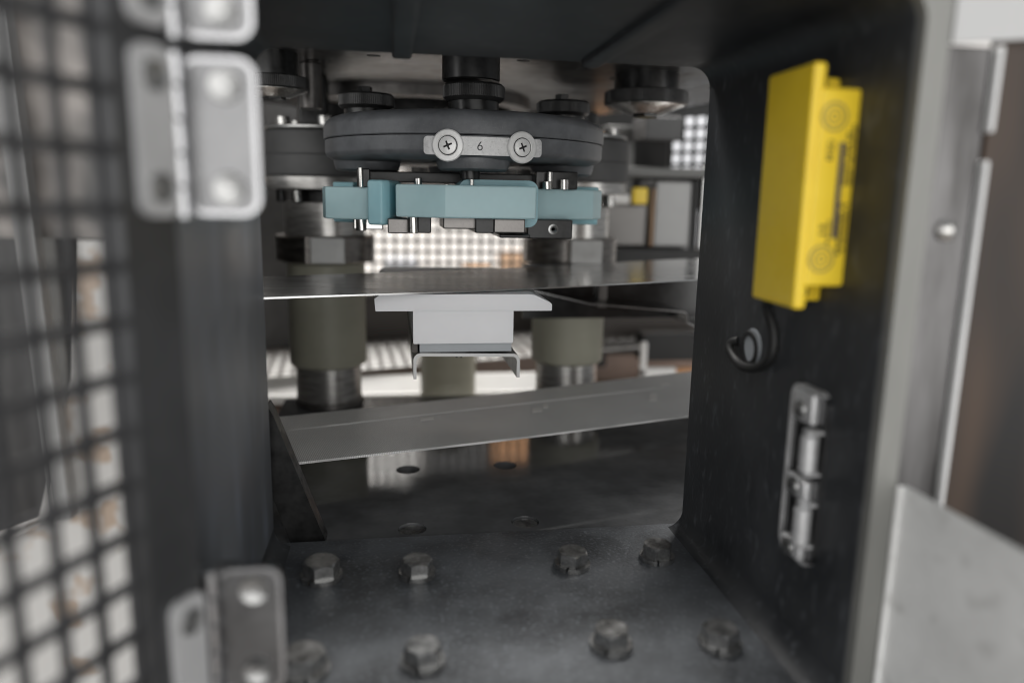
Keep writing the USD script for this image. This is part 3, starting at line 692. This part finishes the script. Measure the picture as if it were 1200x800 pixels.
solo('white_beam', prism(Polygon([(.868, -.0405), (.872, -.0405), (.886, -.0225), (.8895, -.0225), (.8895, -.05), (.868, -.05)]), .380, 'yz', -.175), 'tray_white', 'white horizontal beam behind the columns under the mesh tray', 'beam')
solo('work_table', box(-.18, .8, .93, 1.05, -.09, -.075), 'brown_table', 'brown work table low behind the machine', 'table')
mr = Thing('side_guard', 'slanted square mesh guard in the upper right of the opening', 'guard', (.36, .9, .25))
q = mesh_panel(-.045, .045, -.042, .045, .0146, .0112, .0015)
ry = np.array([math.cos(.75), -math.sin(.75), 0.])
mr.part('mesh', place(q, ry, ZA, np.cross(ry, ZA), (.3760, .905, .2555)), 'black_oxide')
fo = sbox(-.2, -.08, .09, .10).difference(sbox(-.0445, -.0415, .0445, .0445))
mr.part('frame', place(trimesh.creation.extrude_polygon(fo, .006, engine='earcut'), ry, ZA, np.cross(ry, ZA), (.3760, .908, .2555)), 'dark_void')
def ybox(name, x0, x1, z0, z1, y, d, mm, label, cat, r=.002):
    solo(name, box(x0, x1, y, y + d, z0, z1, r), mm, label, cat)
t = Thing('steel_box', 'pale stainless box in the right of the opening behind the column', 'box', (.34, .9, .13))
t.part('body', box(.3150, .3620, .900, .98, .1300, .2100, .003), 'box_steel')
t.part('flange', box(.3625, .3700, .897, .905, .128, .212, .001), 'dark_void')
t.part('side_bar', box(.3712, .3830, .890, .90, .1295, .2280, .001), 'stainless')
t.part('top_bar', box(.270, .384, .888, .91, .2130, .2250, .002), 'cast_grey')
t = Thing('dim_box', 'dim grey steel box between right column and pale stainless box', 'box', (.28, .9, .13))
t.part('body', box(.2470, .3085, .905, .98, .1300, .1815, .003), 'box_steel_dark')
solo('dark_beam', box(.215, .41, .894, .97, .075, .1285, .002), 'dark_void', 'dark beam carrying the steel boxes at the right', 'beam')
t.part('edge_strip', box(.3105, .3135, .896, .905, .131, .200, .001), 'carton_brown')
ybox('support_bracket', .2600, .2960, .1850, .2750, .93, .03, 'cast_grey', 'grey casting behind the head at the right', 'bracket')
ybox('motor_block', .292, .338, .2560, .2830, .88, .05, 'housing_grey', 'dark motor block below the large adjuster', 'motor')
ybox('yellow_fitting', .2830, .3010, .1815, .2010, .886, .01, 'yellow_plastic', 'small yellow fitting above the dim grey box', 'fitting')
ybox('white_fitting', .2560, .2800, .1815, .1925, .888, .01, 'tray_white', 'small white fitting beside the yellow fitting', 'fitting')
ybox('orange_fitting', .2400, .2560, .2420, .2620, .90, .02, 'orange_box', 'small orange fitting glimpsed beside the head', 'fitting')
ybox('lower_cover', .20, .46, -.02, .045, .97, .02, 'dark_brown', 'dark brown cover low at the right behind the column', 'cover')
t = Thing('white_bracket', 'white L shaped bracket low at the right of the opening', 'bracket', (.33, .88, -.03))
t.part('upright', box(.3010, .3090, .880, .888, -.030, .0150, .002), 'white_box')
t.part('foot', box(.3010, .3480, .880, .888, -.0330, -.0180, .002), 'white_box')
ybox('amber_fitting', .3480, .3780, -.0270, -.0190, .88, .01, 'orange_box', 'small amber fitting beside the white bracket', 'fitting')
ybox('dark_cover', .312, .46, -.016, .0200, .91, .03, 'dark_void', 'black cover behind the white bracket', 'cover')
# goods in the hall, seen blurred through the mesh
ybox('carton', -.10, .08, .52, .72, 2.35, .2, 'white_box', 'white carton stacked in the hall', 'carton')
ybox('added_locker', .10, .305, .45, 1.1, 2.33, .2, 'housing_grey', 'dark locker added to part the floor reflections beside the orange crate', 'locker')  # added to leave a dark gap between the base plate reflections
ybox('orange_crate', .31, .62, .52, .95, 2.30, .25, 'orange_box', 'orange crate in the hall behind the rear mesh', 'crate')
ybox('grey_cabinet', .66, 1.1, -.9, .9, 2.30, .3, 'grey_box', 'grey cabinet against the hall wall', 'cabinet')
ybox('brown_carton', -.05, .12, -.30, -.17, 2.1, .2, 'carton_brown', 'brown carton behind the rear mesh', 'carton')
ybox('yellow_tub', -.26, -.18, -.16, -.06, 2.1, .1, 'yellow_plastic', 'yellow tub behind the rear mesh', 'tub')
ybox('steel_shelf', -.6, 1.0, -.235, -.20, 2.0, .1, 'grey_box', 'grey shelf edge in the hall', 'shelf')

for k, (x, z, w, h, m) in enumerate([(-.40, -.14, .10, .10, 'carton_brown'), (-.02, -.06, .09, .07, 'grey_box'), (.20, -.13, .07, .12, 'carton_brown'), (.58, -.09, .10, .12, 'white_box'), (.30, -.03, .08, .06, 'carton_brown')]):
    solo('parcel', box(x, x + w, 2.05 + .02 * k, 2.2, z, z + h, .002), m, ['brown parcel far left behind the rear mesh', 'grey parcel high behind the rear mesh', 'tall brown parcel in the middle behind the rear mesh', 'white parcel far right behind the rear mesh', 'small brown parcel high behind the rear mesh'][k], 'parcel')
